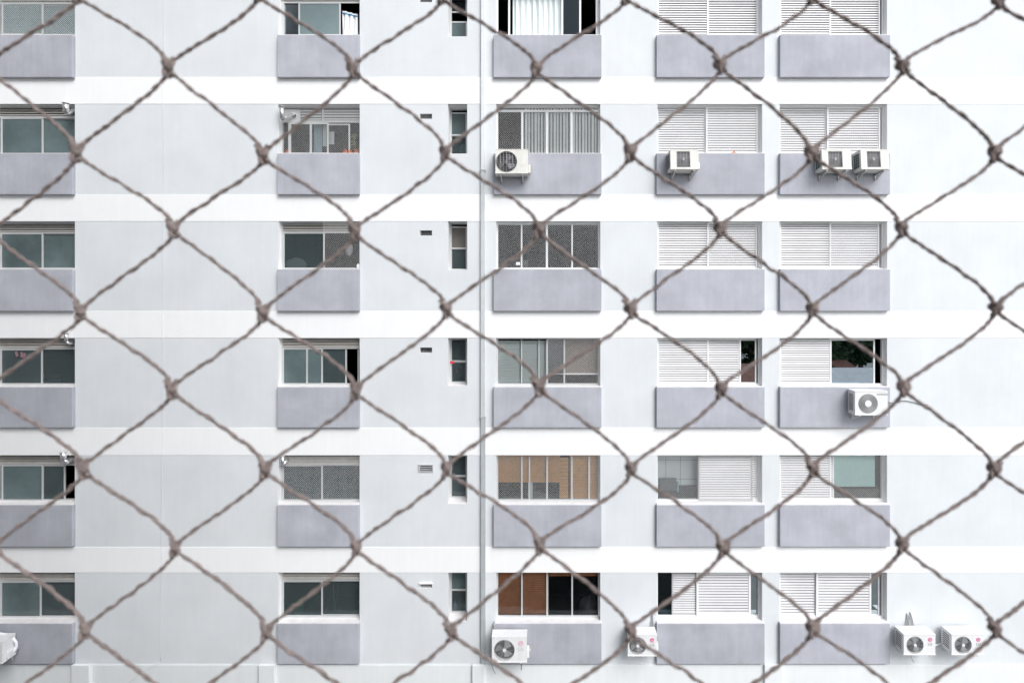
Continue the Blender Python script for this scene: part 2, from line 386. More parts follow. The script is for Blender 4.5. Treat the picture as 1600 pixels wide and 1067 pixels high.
class Win:
    def __init__(s, c, r, fm='alu', fw=.04, rm='room', rd=2.6, nofb=False):
        s.x0, s.x1, s.z0, s.z1, s.d = rect(c, r); s.fm = fm; s.z0 += .012
        s.root = MB().ring(s.x0+.001, s.x1-.001, s.d, s.d+.07, s.z0, s.z1-.001, fw).build('window', M[fm], bld)
        s.fw = fw
        room(c, r, rm, rd)
    def R(s, a, b, t=None, u=None, y=0):
        """pixel rectangle on the plane of the frame, clamped to the opening"""
        x0 = max(WX(a, s.d+y), s.x0+.004); x1 = min(WX(b, s.d+y), s.x1-.004)
        z1 = s.z1-.004 if t is None else min(WZ(t, s.d+y), s.z1-.004)
        z0 = s.z0+.004 if u is None else max(WZ(u, s.d+y), s.z0+.004)
        return x0, x1, z0, z1
    def sash(s, a, b, t=None, u=None, g='clear', l=0, sw=.036, m=None):
        x0, x1, z0, z1 = s.R(a, b, t, u); y = s.d+.006+l*.030
        MB().ring(x0, x1, y, y+.026, z0, z1, sw).build('sash', M[m or s.fm], s.root, bevel=.003)
        MB().box(x0+sw-.004, x1-sw+.004, y+.010, y+.015, z0+sw-.004, z1-sw+.004).build('pane', M[g], s.root)
    def pane(s, a, b, t=None, u=None, g='clear', l=0):
        x0, x1, z0, z1 = s.R(a, b, t, u); y = s.d+.016+l*.03
        MB().box(x0, x1, y, y+.005, z0, z1).build('pane', M[g], s.root)
    def bar(s, x, wpx=3, t=None, u=None, l=0, m=None):
        x0, x1, z0, z1 = s.R(x-wpx/2, x+wpx/2, t, u); y = s.d+.004+l*.03
        MB().box(x0, x1, y, y+.03, z0, z1).build('mullion', M[m or s.fm], s.root, bevel=.003)
    def hbar(s, y_, h=2, a=None, b=None, l=0, m=None):
        x0, x1, z0, z1 = s.R(a if a is not None else -99, b if b is not None else 9999, y_-h/2, y_+h/2); y = s.d+.002+l*.03
        MB().box(x0, x1, y, y+.03, z0, z1).build('transom', M[m or s.fm], s.root, bevel=.003)
    def louver(s, a, b, t, u, m='louver', pitch=.052, open_=True):
        x0, x1, z0, z1 = s.R(a, b, t, u); y = s.d-.004; mb = MB(); n = max(2, int((z1-z0)/pitch)); p = (z1-z0)/n
        for k in range(n):
            z = z0+p*k
            mb.poly([(x0,y-.012,z+.006),(x1,y-.012,z+.006),(x1,y+.03,z+p*.86),(x0,y+.03,z+p*.86)])
            mb.poly([(x0,y-.012,z+.001),(x1,y-.012,z+.001),(x1,y-.012,z+.006),(x0,y-.012,z+.006)])
            mb.poly([(x0,y-.012,z+.001),(x0,y+.03,z+p*.80),(x1,y+.03,z+p*.80),(x1,y-.012,z+.001)])
        o = mb.build('louvre_slats', M[m], s.root); o['kind'] = 'stuff'
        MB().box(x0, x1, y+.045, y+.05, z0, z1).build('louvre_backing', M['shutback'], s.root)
    def shutter(s, a, b, t=None, u=None, l=0, fm='shutframe', fw=.034, pitch=.0565, wb=.05, gap=.0):
        x0, x1, z0, z1 = s.R(a, b, t, u); y = s.d-.012+l*.036
        MB().ring(x0, x1, y, y+.03, z0, z1, fw, wb=wb).build('shutter_frame', M[fm], s.root, bevel=.003)
        a0, a1, b0, b1 = x0+fw, x1-fw, z0+wb, z1-fw
        n = round((b1-b0)/pitch); p = (b1-b0)/n; mb = MB()
        for k in range(n):
            z = b0+p*k; j = random.uniform(-.0015,.0015)+gap
            f = (a0, y+.002, z+.004), (a1, y+.002, z+.004), (a1, y+.015+j, z+p*.71), (a0, y+.015+j, z+p*.76)
            h = [(q[0], q[1]+.004, q[2]-.004) for q in f]
            mb.poly(f); mb.poly(h[::-1]); mb.poly([f[0], h[0], h[1], f[1]]); mb.poly([f[3], f[2], h[2], h[3]])
        o = mb.build('shutter_slats', M['slat'], s.root); o['kind'] = 'stuff'
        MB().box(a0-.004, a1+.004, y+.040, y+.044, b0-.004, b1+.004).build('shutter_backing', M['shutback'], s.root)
    def net(s, a=None, b=None, y=.012, th=.0016):
        x0, x1, z0, z1 = s.x0+.003, s.x1-.003, s.z0+.0, s.z1-.003
        if a is not None: x0 = max(x0, WX(a, y))
        if b is not None: x1 = min(x1, WX(b, y))
        p = .052; mb = MB(); wdt, hgt = x1-x0, z1-z0
        for sg in (1, -1):
            k = -hgt
            while k < wdt:
                k += p
                # line x = k + t, z = t  (t from 0..hgt) clipped to 0..wdt
                t0, t1 = max(0, -k), min(hgt, wdt-k)
                if t1-t0 < .01: continue
                seg = max(1, int((t1-t0)/.5)); pr = None
                for q in range(seg+1):
                    t = t0+(t1-t0)*q/seg; xx = k+t; zz = t if sg > 0 else hgt-t
                    bow = .006*math.sin(math.pi*xx/wdt)*math.sin(math.pi*zz/hgt)
                    pt = (x0+xx, y-bow, z0+zz)
                    if pr: mb.prism(pr, pt, th)
                    pr = pt
        for q in ((x0,z0,x1,z0),(x0,z1,x1,z1),(x0,z0,x0,z1),(x1,z0,x1,z1)): mb.prism((q[0],y,q[1]),(q[2],y,q[3]),.004)
        o = mb.build('safety_net', M['net'], s.root); o['kind'] = 'stuff'

# column A: kitchen or service windows at the left edge
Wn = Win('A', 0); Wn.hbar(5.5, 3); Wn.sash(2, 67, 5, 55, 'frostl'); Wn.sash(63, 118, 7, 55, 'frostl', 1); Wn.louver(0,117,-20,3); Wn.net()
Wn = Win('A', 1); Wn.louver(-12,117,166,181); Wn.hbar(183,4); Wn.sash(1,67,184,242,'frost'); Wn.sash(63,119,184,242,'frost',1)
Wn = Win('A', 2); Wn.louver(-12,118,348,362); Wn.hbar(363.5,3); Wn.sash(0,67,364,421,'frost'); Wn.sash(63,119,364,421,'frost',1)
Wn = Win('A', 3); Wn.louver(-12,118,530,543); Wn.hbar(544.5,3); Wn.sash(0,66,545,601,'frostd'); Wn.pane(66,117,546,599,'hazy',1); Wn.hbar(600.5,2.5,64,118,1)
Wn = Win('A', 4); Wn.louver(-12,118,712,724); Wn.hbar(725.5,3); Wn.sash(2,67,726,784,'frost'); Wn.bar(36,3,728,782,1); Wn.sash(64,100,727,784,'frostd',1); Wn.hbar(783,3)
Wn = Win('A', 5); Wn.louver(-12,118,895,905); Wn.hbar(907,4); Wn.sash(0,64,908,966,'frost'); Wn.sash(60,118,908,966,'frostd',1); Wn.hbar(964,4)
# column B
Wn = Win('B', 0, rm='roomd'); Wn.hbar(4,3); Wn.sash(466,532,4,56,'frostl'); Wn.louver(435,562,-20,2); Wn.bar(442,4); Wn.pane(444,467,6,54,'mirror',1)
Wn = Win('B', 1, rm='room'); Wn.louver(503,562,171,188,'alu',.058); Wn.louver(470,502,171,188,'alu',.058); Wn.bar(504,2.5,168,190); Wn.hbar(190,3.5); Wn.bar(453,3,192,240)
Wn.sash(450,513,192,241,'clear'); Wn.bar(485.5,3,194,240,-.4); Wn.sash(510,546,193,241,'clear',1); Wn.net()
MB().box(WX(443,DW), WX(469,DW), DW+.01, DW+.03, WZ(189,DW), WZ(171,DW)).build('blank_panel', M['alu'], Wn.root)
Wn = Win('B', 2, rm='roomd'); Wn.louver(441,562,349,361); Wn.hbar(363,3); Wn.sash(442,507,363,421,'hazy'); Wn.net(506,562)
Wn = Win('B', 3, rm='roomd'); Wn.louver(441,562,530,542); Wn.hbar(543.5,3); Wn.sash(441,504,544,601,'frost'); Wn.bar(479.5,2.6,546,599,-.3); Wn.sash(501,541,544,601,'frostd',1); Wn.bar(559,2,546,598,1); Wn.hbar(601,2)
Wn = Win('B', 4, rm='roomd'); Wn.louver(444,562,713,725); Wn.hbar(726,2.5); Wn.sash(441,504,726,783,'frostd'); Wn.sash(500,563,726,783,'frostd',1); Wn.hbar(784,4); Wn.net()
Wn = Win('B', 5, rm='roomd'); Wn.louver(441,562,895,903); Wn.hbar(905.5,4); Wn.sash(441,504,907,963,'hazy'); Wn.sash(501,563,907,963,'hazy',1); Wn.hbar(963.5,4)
# column C: narrow bathroom windows
def small(r, up, lo, gu, gl, bar, rm='roomd', l=0):
    w_ = Win('C', r, rm=rm, fw=.03)
    w_.sash(703.5, 729.5, up[0], up[1], gu, l, .03); w_.sash(703.5, 729.5, lo[0], lo[1], gl, 1, .03)
    return w_
small(0, (-18, 20), (33, 60), 'tinted', 'frost', 20)
small(1, (176, 212), (211, 243), 'frost', 'hazy', 210)
small(2, (354, 389), (388, 424), 'frostb', 'frostd', 388, 'room')
small(3, (529, 565), (565, 603), 'hazy', 'hazy', 565)
small(4, (711, 744), (744, 780), 'frostd', 'frostd', 744)
small(5, (893, 922), (922, 957), 'frost', 'hazy', 921)
# column D: four-light living room windows
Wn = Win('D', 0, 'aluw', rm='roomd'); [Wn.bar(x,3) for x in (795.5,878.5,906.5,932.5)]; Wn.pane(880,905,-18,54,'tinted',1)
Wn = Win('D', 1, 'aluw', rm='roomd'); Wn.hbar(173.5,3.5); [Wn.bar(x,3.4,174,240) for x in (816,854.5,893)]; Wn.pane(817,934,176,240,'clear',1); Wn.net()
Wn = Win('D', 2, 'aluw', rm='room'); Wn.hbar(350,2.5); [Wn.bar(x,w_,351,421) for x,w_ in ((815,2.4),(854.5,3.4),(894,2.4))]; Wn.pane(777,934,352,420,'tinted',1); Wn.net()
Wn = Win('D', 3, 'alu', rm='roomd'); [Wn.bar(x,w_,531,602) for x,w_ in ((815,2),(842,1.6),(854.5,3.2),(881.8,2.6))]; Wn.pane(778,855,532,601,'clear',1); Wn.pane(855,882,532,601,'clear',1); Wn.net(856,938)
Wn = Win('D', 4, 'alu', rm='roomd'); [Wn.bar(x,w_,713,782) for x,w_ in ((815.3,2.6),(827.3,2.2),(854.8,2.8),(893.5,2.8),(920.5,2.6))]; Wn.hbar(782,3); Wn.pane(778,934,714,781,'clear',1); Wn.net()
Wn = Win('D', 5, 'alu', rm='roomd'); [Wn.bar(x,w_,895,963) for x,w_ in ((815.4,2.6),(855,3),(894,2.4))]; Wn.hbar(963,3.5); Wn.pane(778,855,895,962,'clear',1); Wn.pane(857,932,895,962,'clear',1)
# columns E and G: bedroom windows with louvred shutters
Wn = Win('E', 0, 'aluw'); Wn.shutter(1027,1107); Wn.shutter(1105,1185,l=1)
Wn = Win('E', 1, 'aluw'); Wn.shutter(1027,1104,170,242,l=1.2); Wn.shutter(1103,1184,168,242,pitch=.058); Wn.net()
Wn = Win('E', 2, 'aluw'); Wn.shutter(1027,1107,348,422); Wn.shutter(1105,1184,348,422,l=1); Wn.net(1107,1191)
Wn = Win('E', 3, 'aluw'); Wn.shutter(1027,1107,530,602); Wn.shutter(1105,1158,530,602,l=.6); Wn.sash(1155,1183,530,600,'mirror',1.2)
Wn = Win('E', 4, 'aluw', rm='roomw', rd=.2); Wn.sash(1027,1092,712,783,'clear',1.3,.02); Wn.shutter(1091,1176,712,785,fm='shutgrey',fw=.04,wb=.06); Wn.shutter(1172,1186,713,785,l=1,fw=.03); Wn.net()
Wn = Win('E', 5, 'aluw', rm='roomd'); Wn.pane(1027,1052,895,962,'tinted',1.5); Wn.hbar(963,4); Wn.shutter(1050,1092,894,966,l=1,fm='shutgrey',wb=.1); Wn.shutter(1088,1173,894,967,fm='shutframe',fw=.05,wb=.1,pitch=.068); Wn.sash(1169,1187,895,963,'mirror',1.4)
Wn = Win('G', 0, 'aluw'); Wn.shutter(1218,1298); Wn.shutter(1296,1376,l=1)
Wn = Win('G', 1, 'aluw'); Wn.shutter(1218,1293,170,242,l=1.2); Wn.shutter(1292,1375,168,242,pitch=.058); Wn.net()
Wn = Win('G', 2, 'aluw'); Wn.shutter(1218,1298,348,422); Wn.shutter(1296,1375,348,422,l=1); Wn.net(1298,1386)
Wn = Win('G', 3, 'aluw', rm='roomd'); Wn.shutter(1218,1299,531,602); Wn.sash(1297,1368,530,602,'mirror',.6)
Wn = Win('G', 4, 'aluw', rm='room'); Wn.shutter(1218,1298,713,785); Wn.shutter(1296,1304,713,785,l=1,fw=.02); Wn.pane(1303,1371,713,778,'clear',1); Wn.hbar(781,5); Wn.net()
Wn = Win('G', 5, 'aluw', rm='roomd'); Wn.shutter(1218,1277,895,966,l=1.1,pitch=.064); Wn.shutter(1275,1361,894,967,fw=.045,wb=.1,pitch=.066); Wn.sash(1357,1376,895,963,'mirror',1.3)

# ------------------------------------------------------------------ things behind and on the windows
def box_thing(name, a, b, t, u, y, dep, m, label, cat, group=None, bevel=.01):
    k = empty(name, W((a+b)/2, u, y))
    return k
def curtain(a, b, t, u, y, m, label, n=10, amp=.03, cat='curtain', group=None, name='curtain', drift=0):
    c = W((a+b)/2, u, y); x0, x1, z0, z1 = WX(a,y), WX(b,y), WZ(u,y), WZ(t,y); mb = MB(); N = n*8; K = 6
    rows = []
    for k in range(K+1):
        zz = z0+(z1-z0)*k/K; row = []
        for i in range(N+1):
            f = i/N; ph = f*n*2*math.pi
            xx = x0+(x1-x0)*f + drift*(1-k/K)*(1-f) + .004*math.sin(ph*2+1)
            row.append((xx-c.x, amp*math.sin(ph+.4*math.sin(f*9)+k*.08)*(.7+.3*math.sin(f*17)), zz-c.z))
        rows.append(row)
    for k in range(K):
        for i in range(N): mb.poly([rows[k][i], rows[k][i+1], rows[k+1][i+1], rows[k+1][i]], True)
    o = mb.build(name, M[m]); o.location = c
    return tag(o, label, cat, group)
def blind(a, b, t, u, y, m, label, pitch=.042, group=None, jitter=0.0, railm=None, fill=.82):
    c = W((a+b)/2, u, y); root = empty('venetian_blind', c); tag(root, label, 'blind', group)
    x0, x1, z0, z1 = WX(a,y), WX(b,y), WZ(u,y)+.03, WZ(t,y); n = int((z1-z0)/pitch); mb = MB()
    for k in range(n):
        z = z0+pitch*k; j = random.uniform(-jitter, jitter)
        mb.poly([(x0,y-.012,z+j*.3),(x1,y-.012,z-j*.3),(x1,y+.012,z+pitch*fill),(x0,y+.012,z+pitch*fill)])
        mb.poly([(x0,y-.010,z-.004),(x0,y+.014,z+pitch*fill-.004),(x1,y+.014,z+pitch*fill-.004),(x1,y-.010,z-.004)])
        mb.poly([(x0,y-.012,z+j*.3),(x0,y-.010,z-.004),(x1,y-.010,z-.004),(x1,y-.012,z-j*.3)])
    part(mb, 'slats', M[m], root, kind='stuff')
    part(MB().box(x0, x1, y-.014, y+.012, z0-.03, z0-.006), 'bottom_rail', M[railm or m], root)
    return root

curtain(801, 879, -22, 58, .235, 'curtw', 'white pleated curtain drawn behind the top-floor four-light window', 9, .035)
curtain(932, 940, -22, 58, .235, 'curtw', 'narrow strip of white curtain at the right jamb of the top-floor living room window', 2, .02)
root = empty('vertical_blind', W(878, 243, .225)); tag(root, 'cream vertical blind filling the window above the cream air conditioner', 'blind')
mb = MB()
for k in range(24):
    xx = 820.5+k*4.95; a_ = WX(xx, .225); wv = .043 if k % 3 else .055; z0_, z1_ = WZ(243,.225), WZ(170,.225)
    mb.poly([(a_,.222,z0_),(a_+wv,.236,z0_),(a_+wv,.236,z1_),(a_,.222,z1_)]); mb.poly([(a_,.2235,z0_),(a_,.2235,z1_),(a_+wv,.2375,z1_),(a_+wv,.2375,z0_)])
part(mb, 'slats', M['curtv'], root, kind='stuff')
part(MB().box(WX(819,.225), WX(938,.225), .22, .245, WZ(176,.225), WZ(172,.225)), 'head_rail', M['aluw'], root)
curtain(490, 503, 192, 240, .32, 'blueg', 'pale blue cloth hanging inside the netted window with the orange flowers', 3, .02, 'cloth', name='drying_cloth')
curtain(504, 510, 196, 229, .30, 'curtw', 'narrow white cloth hanging beside the central bar of the flower window', 2, .015, 'cloth', name='drying_cloth')
curtain(514, 522, 206, 226, .30, 'bluew', 'small lilac white cloth hanging behind the right sash of the flower window', 2, .015, 'cloth', name='drying_cloth')
blind(776, 814, 530, 602, .235, 'curtg', 'pale green venetian blind in the leftmost light of the fourth-row living room window', .066, fill=.97)
blind(816, 855, 530, 602, .235, 'curtg', 'pale green venetian blind behind the second light of the fourth-row living room window', .066, fill=.97)
blind(857, 880, 528, 583, .235, 'greys', 'grey venetian blind half lowered left of the thin upright bar, fourth row', .05)
blind(883, 938, 528, 583, .235, 'umber', 'umber venetian blind half lowered behind netting, fourth row', .05)
MB_ = MB().box(WX(857,.23), WX(938,.23), .225, .25, WZ(585,.23), WZ(583,.23)); o = MB_.build('curtain_rail', M['aluw']); tag(o, 'thin pale rail across the fourth-row window below the grey blinds', 'rail')
blind(776, 875, 708, 753, .235, 'wood', 'light wooden blind half lowered on the left of the brown-blind netted window', .045)
blind(874, 888, 708, 785, .25, 'wood', 'narrow light wooden blind fully lowered at the middle of the netted window', .09)
blind(890, 937, 708, 785, .235, 'wood', 'wide light wooden blind fully lowered on the right of the netted window', .075)
blind(776, 815, 890, 962, .235, 'brown', 'reddish brown venetian blind with crooked slats in the bottom-row leftmost light', .052, jitter=.012, fill=.66)
blind(816, 857, 890, 962, .235, 'brown', 'reddish brown venetian blind with straight slats in the bottom-row second light', .052, fill=.66)
blind(858, 938, 880, 899, .235, 'brown', 'reddish brown blind pulled up to the head of the bottom-row right lights', .03)
mb = MB().box(WX(1300,.22), WX(1367,.22), .22, .224, WZ(760,.22), WZ(706,.22)); o = mb.build('roller_blind', M['mint']); tag(o, 'mint green roller blind lowered to three quarters beside a white shutter', 'blind')
mb = MB().box(WX(1298,.3), WX(1378,.3), .26, .6, WZ(800,.3), WZ(763,.3)); o = mb.build('dresser', M['frostb'], bevel=.01); tag(o, 'brown dresser top under the mint green roller blind', 'dresser')

# towel over the sill, top row
root = empty('towel', W(547, 56, .1)); tag(root, 'white towel with blue stripe hanging in the open top-row window', 'towel')
def sheet(a, b, t, u, y, skew=0, amp=.02, n=3):
    mb = MB(); N = 18; rows = []
    for k in range(6):
        rows.append([(WX(a+(b-a)*i/N, y), y+amp*math.sin(i/N*n*6.28+k*.4), WZ(t+(u-t)*k/5 + skew*(i/N), y)) for i in range(N+1)])
    for k in range(5):
        for i in range(N): mb.poly([rows[k][i], rows[k+1][i], rows[k+1][i+1], rows[k][i+1]], True)
    return mb
part(sheet(535, 559, 22, 60, .13, 6), 'cloth', M['bluew'], root)
part(sheet(535, 559, 20, 22.6, .125, 6), 'stripe', M['blue'], root)
part(sheet(535, 559, 17, 20, .13, 6), 'hem', M['bluew'], root)
# white laundry bundle
def blob(name, a, b, t, u, y, dep, m, label, cat, seed=0, amp=.25, group=None):
    c = W((a+b)/2, (t+u)/2, y); sx = (WX(b,y)-WX(a,y))/2; sz = (WZ(t,y)-WZ(u,y))/2
    bm = bmesh.new(); bmesh.ops.create_icosphere(bm, subdivisions=3, radius=1)
    for v in bm.verts:
        nz = mnoise.noise(v.co*1.7+Vector((seed*7.1,0,0)))
        v.co = Vector((v.co.x*sx, v.co.y*dep, v.co.z*sz))*(1+amp*nz)
    me = bpy.data.meshes.new(name); bm.to_mesh(me); bm.free()
    for p in me.polygons: p.use_smooth = True
    me.materials.append(M[m]); o = place(name, me); o.location = c
    return tag(o, label, cat, group)
blob('laundry_bundle', 447, 478, 403, 424, .34, .09, 'bluew', 'white folded laundry behind the left sash of the third-row netted window', 'laundry', 1)
blob('laundry_bundle', 540, 552, 382, 400, .35, .08, 'greys', 'grey bundle hanging in the open dark half of the third-row netted window', 'laundry', 2)
blob('plastic_bottle', 557, 562, 412, 421, .06, .03, 'white', 'tiny white bottle at the right end of the third-row netted sill', 'bottle', 3, .1)
blob('green_ball', 455, 475, 934, 960, .26, .04, 'green', 'bright green ball behind the left sash of the bottom-row window', 'ball', 4, .1)
blob('white_bag', 717, 730, 226, 246, .56, .06, 'blueg', 'pale blue bag inside the second-row narrow window', 'bag', 5)
blob('paper_roll', 703, 712, 597, 604, .42, .04, 'white', 'small white cloth lying on the sill of the fourth-row narrow window', 'cloth', 6)
# flower pots
for i, (x, y0, s_) in enumerate(((539, 236.5, 3.6), (547, 237, 3.4), (556, 236, 4.0), (449, 238, 2.2))):
    y = .05; root = empty('flower_pot', W(x, 241, y)); rr = s_*.0152
    lab = ['orange flower clump leftmost of the three at the sill corner', 'orange flower clump between two others at the sill corner', 'tallest orange flower clump at the right jamb', 'small orange flower at the left jamb of the netted window'][i]
    tag(root, lab, 'flower pot', 'orange flowers on the netted sill')
    zb = rect('B',1)[2]+.012
    root.location = (WX(x,y), y, zb)
    mb = MB(); n = 10
    for k in range(n):
        a, b = 2*math.pi*k/n, 2*math.pi*(k+1)/n
        mb.poly([(rr*.6*math.cos(a), rr*.6*math.sin(a), 0), (rr*.6*math.cos(b), rr*.6*math.sin(b), 0), (rr*.8*math.cos(b), rr*.8*math.sin(b), .05), (rr*.8*math.cos(a), rr*.8*math.sin(a), .05)])
    mb.build('pot', M['terra'], root)
    mb = MB()
    for k in range(26):
        v = Vector((random.gauss(0,1), random.gauss(0,1), random.gauss(0,1))).normalized()*rr*random.uniform(.7,1.1); u_ = v.orthogonal().normalized()*.016; w_ = v.cross(u_).normalized()*.016
        c = v+Vector((0,0,.075)); mb.poly([c+u_, c+w_, c-u_, c-w_])
    mb.build('blossom', M['terra'], root)['kind'] = 'stuff'
root = empty('house_plant', W(554, 240, .35)); tag(root, 'leafy pale green house plant in the open right side of the flower window', 'plant')
mb = MB()
for k in range(70):
    c = Vector((random.gauss(0,.05), random.gauss(0,.05), random.uniform(.12,.50))); u_ = Vector((random.uniform(-1,1),random.uniform(-1,1),random.uniform(-1,1))).normalized()*.03; w_ = u_.orthogonal().normalized()*.018
    mb.poly([c+u_, c+w_, c-u_, c-w_])
mb.build('leaves', M['leaf'], root)['kind'] = 'stuff'
MB().tube([(0,0,0),(.01,0,.25),(0,.01,.48)], .006, 6).build('stem', M['leaf'], root)
# small orange thing on the bedroom sill
root = empty('orange_ornament', (WX(1147,.03), .03, rect('E',1)[2]+.012)); tag(root, 'small orange bird-shaped ornament on the shuttered window sill', 'ornament')
mb = MB().tube([(-.06,0,.03),(0,0,.03),(.06,0,.03)], [.012,.034,.010], 8); mb.build('body', M['terra'], root)
MB().tube([(0,0,.05),(0,0,.085)], [.02,.012], 8).build('top', M['terra'], root)
# round basket on a pale basin behind the fourth-row left window
root = empty('wicker_basket', W(80, 593, .45)); tag(root, 'brown wicker basket behind the fourth-row glass at the left edge', 'basket')
part(MB().tube([W(80,590,.46), W(80,585,.46)], [.17,.20], 20), 'basket_body', M['beige'], root)
o = MB().tube([(0,0,-.06),(0,0,.03)], [.18,.20], 20).build('basin', M['blueg']); o.location = W(79,596,.46); tag(o, 'pale blue basin under the brown basket', 'basin')
root = empty('red_ornament', W(716, 590, .5)); tag(root, 'red ribbon hanging from the middle bar of the fourth-row narrow window', 'ribbon')
root.location = W(716, 566, .5)
part(MB().tube([W(722,572,.46), W(718.5,580,.46), W(719,588,.46)], .008, 6).tube([W(720,572,.46), W(722.5,580,.46), W(720.5,588,.46)], .008, 6), 'loop', M['beige'], root)
part(MB().tube([W(712,577,.46), W(713.5,581,.46), W(715,583,.46)], [.02,.045,.015], 8), 'bow', M['red'], root)
o = MB().box(WX(703.5,.34), WX(709.5,.34), .325, .35, WZ(568,.34), WZ(564,.34)).build('red_peg', M['red'], bevel=.004); tag(o, 'red clip on the middle frame of the fourth-row narrow window', 'clip')
o = MB().tube([(0,0,0),(0,0,.16),(0,0,.2),(0,0,.24)], [.045,.045,.018,.018], 12).build('white_bottle', M['white']); o.location = W(711, 954, .47); tag(o, 'white bottle standing inside the bottom-row narrow window', 'bottle')
for x, lab in ((522,'left of a pair of pale cords crossing behind the bottom-row right sash'), (527,'right of a pair of pale cords behind the bottom-row right sash')):
    o = MB().tube([W(x-1.5+(3 if x>525 else 0),908,.4), W(523,955,.4)], .008, 5).build('hanging_cord', M['curtw']); tag(o, lab, 'cord', 'pale cords behind the bottom-row sash')
# chair and desk in the white room
root = empty('office_chair', W(1042, 785, .3)); tag(root, 'grey chair back with pale blue sides inside the white tiled room', 'chair')
part(MB().box(WX(1030,.30), WX(1057,.30), .29, .35, WZ(766,.3), WZ(747,.3)), 'backrest', M['greys'], root, bevel=.02)
part(MB().box(WX(1057.5,.30), WX(1060.5,.30), .29, .36, WZ(768,.3), WZ(753,.3)), 'side_bar', M['blueg'], root)
part(MB().box(WX(1040,.32), WX(1046,.32), .31, .34, WZ(785,.3), WZ(766,.3)), 'post', M['cable'], root)
o = MB().box(WX(1028,.45), WX(1092,.45), .37, .435, WZ(800,.45), WZ(757,.45)).build('dark_cabinet', M['cable'], bevel=.01); tag(o, 'dark low cabinet behind the grey chair in the white tiled room', 'cabinet')
mb = MB()
for x in (1040, 1063): mb.box(WX(x,.438), WX(x+.7,.438), .436, .4405, WZ(790,.438), WZ(700,.438))
for y in (718, 748): mb.box(WX(1020,.438), WX(1095,.438), .436, .4405, WZ(y+.7,.438), WZ(y,.438))
o = mb.build('tile_joints', M['tileline'], bld)
# paper and sticker in the third-row netted window
o = MB().box(-.05,.05,-.002,.002,-.035,.035).build('sticker', M['white']); o.location = W(809.5, 412, .14); tag(o, 'small white sticker at the bottom left of the dark netted third-row window', 'sticker')
o = MB().box(-.10,.10,-.05,.05,0,.014).build('notepad', M['white']); o.location = W(841, 419.5, -.02); o.location.z = rect('D',2)[2]+.013; tag(o, 'flat white object lying on the third-row netted window sill', 'paper')
o = MB().box(0,.14,0,.14,0,.2).build('grey_box', M['shutgrey'], bevel=.01); o.location = W(816, 420, .4); tag(o, 'grey box behind the second light of the dark netted window', 'box')
# bedding in the bottom-row gap and in the netted living room window
blob('pillow', 1026, 1050, 947, 966, .5, .2, 'blueg', 'pale blue pillow behind the narrow gap left of the bottom-row shutter', 'pillow', 8)
blob('sofa', 818, 858, 768, 794, .7, .25, 'greys', 'grey sofa arm seen through the netting below the wooden blind', 'sofa', 9)
curtain(825, 832, 716, 786, .36, 'curtw', 'thin white cord curtain hanging in front of the dark part below the wooden blind', 1, .006)
blob('dark_armchair', 905, 935, 930, 975, .9, .3, 'acgrey', 'dark armchair back in the bottom-row living room', 'armchair', 10)
# pink stickers behind the fourth-row left pane
for i, x in enumerate((26, 34, 38)):
    o = MB().box(-.03,.03,-.002,.002,-.06,.06).build('window_sticker', M['pinkl'], bevel=.0); o.location = W(x, 553+i*1.3, .139); o.rotation_euler = (0, .3*(i-1), 0)
    tag(o, ['leftmost', 'middle', 'rightmost'][i]+' of three faded pink stickers on the fourth-row glass', 'sticker', 'faded pink stickers')

# ------------------------------------------------------------------ exhaust ducts
def duct(pts, r, label, hood=False):
    root = empty('exhaust_duct', pts[0]); tag(root, label, 'duct', 'flue ducts at the service windows')
    part(MB().tube(pts[:2], r, 16), 'outlet_pipe', M['chrome'], root)
    part(MB().tube(pts[1:], r*.8, 14), 'elbow', M['chrome'], root)
    part(MB().tube([pts[0], Vector(pts[0])+Vector((0,0,.012))], r*1.18, 16), 'rim', M['alu'], root)
duct([W(103,162,-.12), W(103.5,176,-.12), W(106,177,-.08), W(113,174,.04), W(116,171,.14)], .066, 'shiny flue duct with elbow at the second-row window on the left edge')
duct([W(103.5,521,-.06), W(104,533,-.06), W(106,536,-.05), W(111,537,.0), W(114,535,.10)], .045, 'slender curved flue duct at the fourth-row window on the left edge')
duct([W(99,706,-.14), W(99.5,718,-.14), W(104,722,-.08), W(110,719,.02), W(113,716,.12)], .07, 'bent flue duct with square lip at the fifth-row window on the left edge')
duct([W(439.5,167,-.14), W(441.5,186,-.14), W(446,184,-.04), W(452,182,.05), W(458,180,.14)], .060, 'tilted shiny flue duct at the window with orange flowers')
duct([W(441.5,713,-.02), W(441.5,728,-.02), W(444,724,.0), W(447,720,.04), W(450,718,.13)], .048, 'straight short flue duct at the fifth-row netted window')
o = MB().tube([W(459.5,181,.12), W(459.5,181,.16)], .072, 20).build('flue_collar', M['aluw'], bld)
MB().disc(WX(459.5,.115), WZ(181,.115), .118, .055, 20).build('flue_hole', M['acdark'], bld)

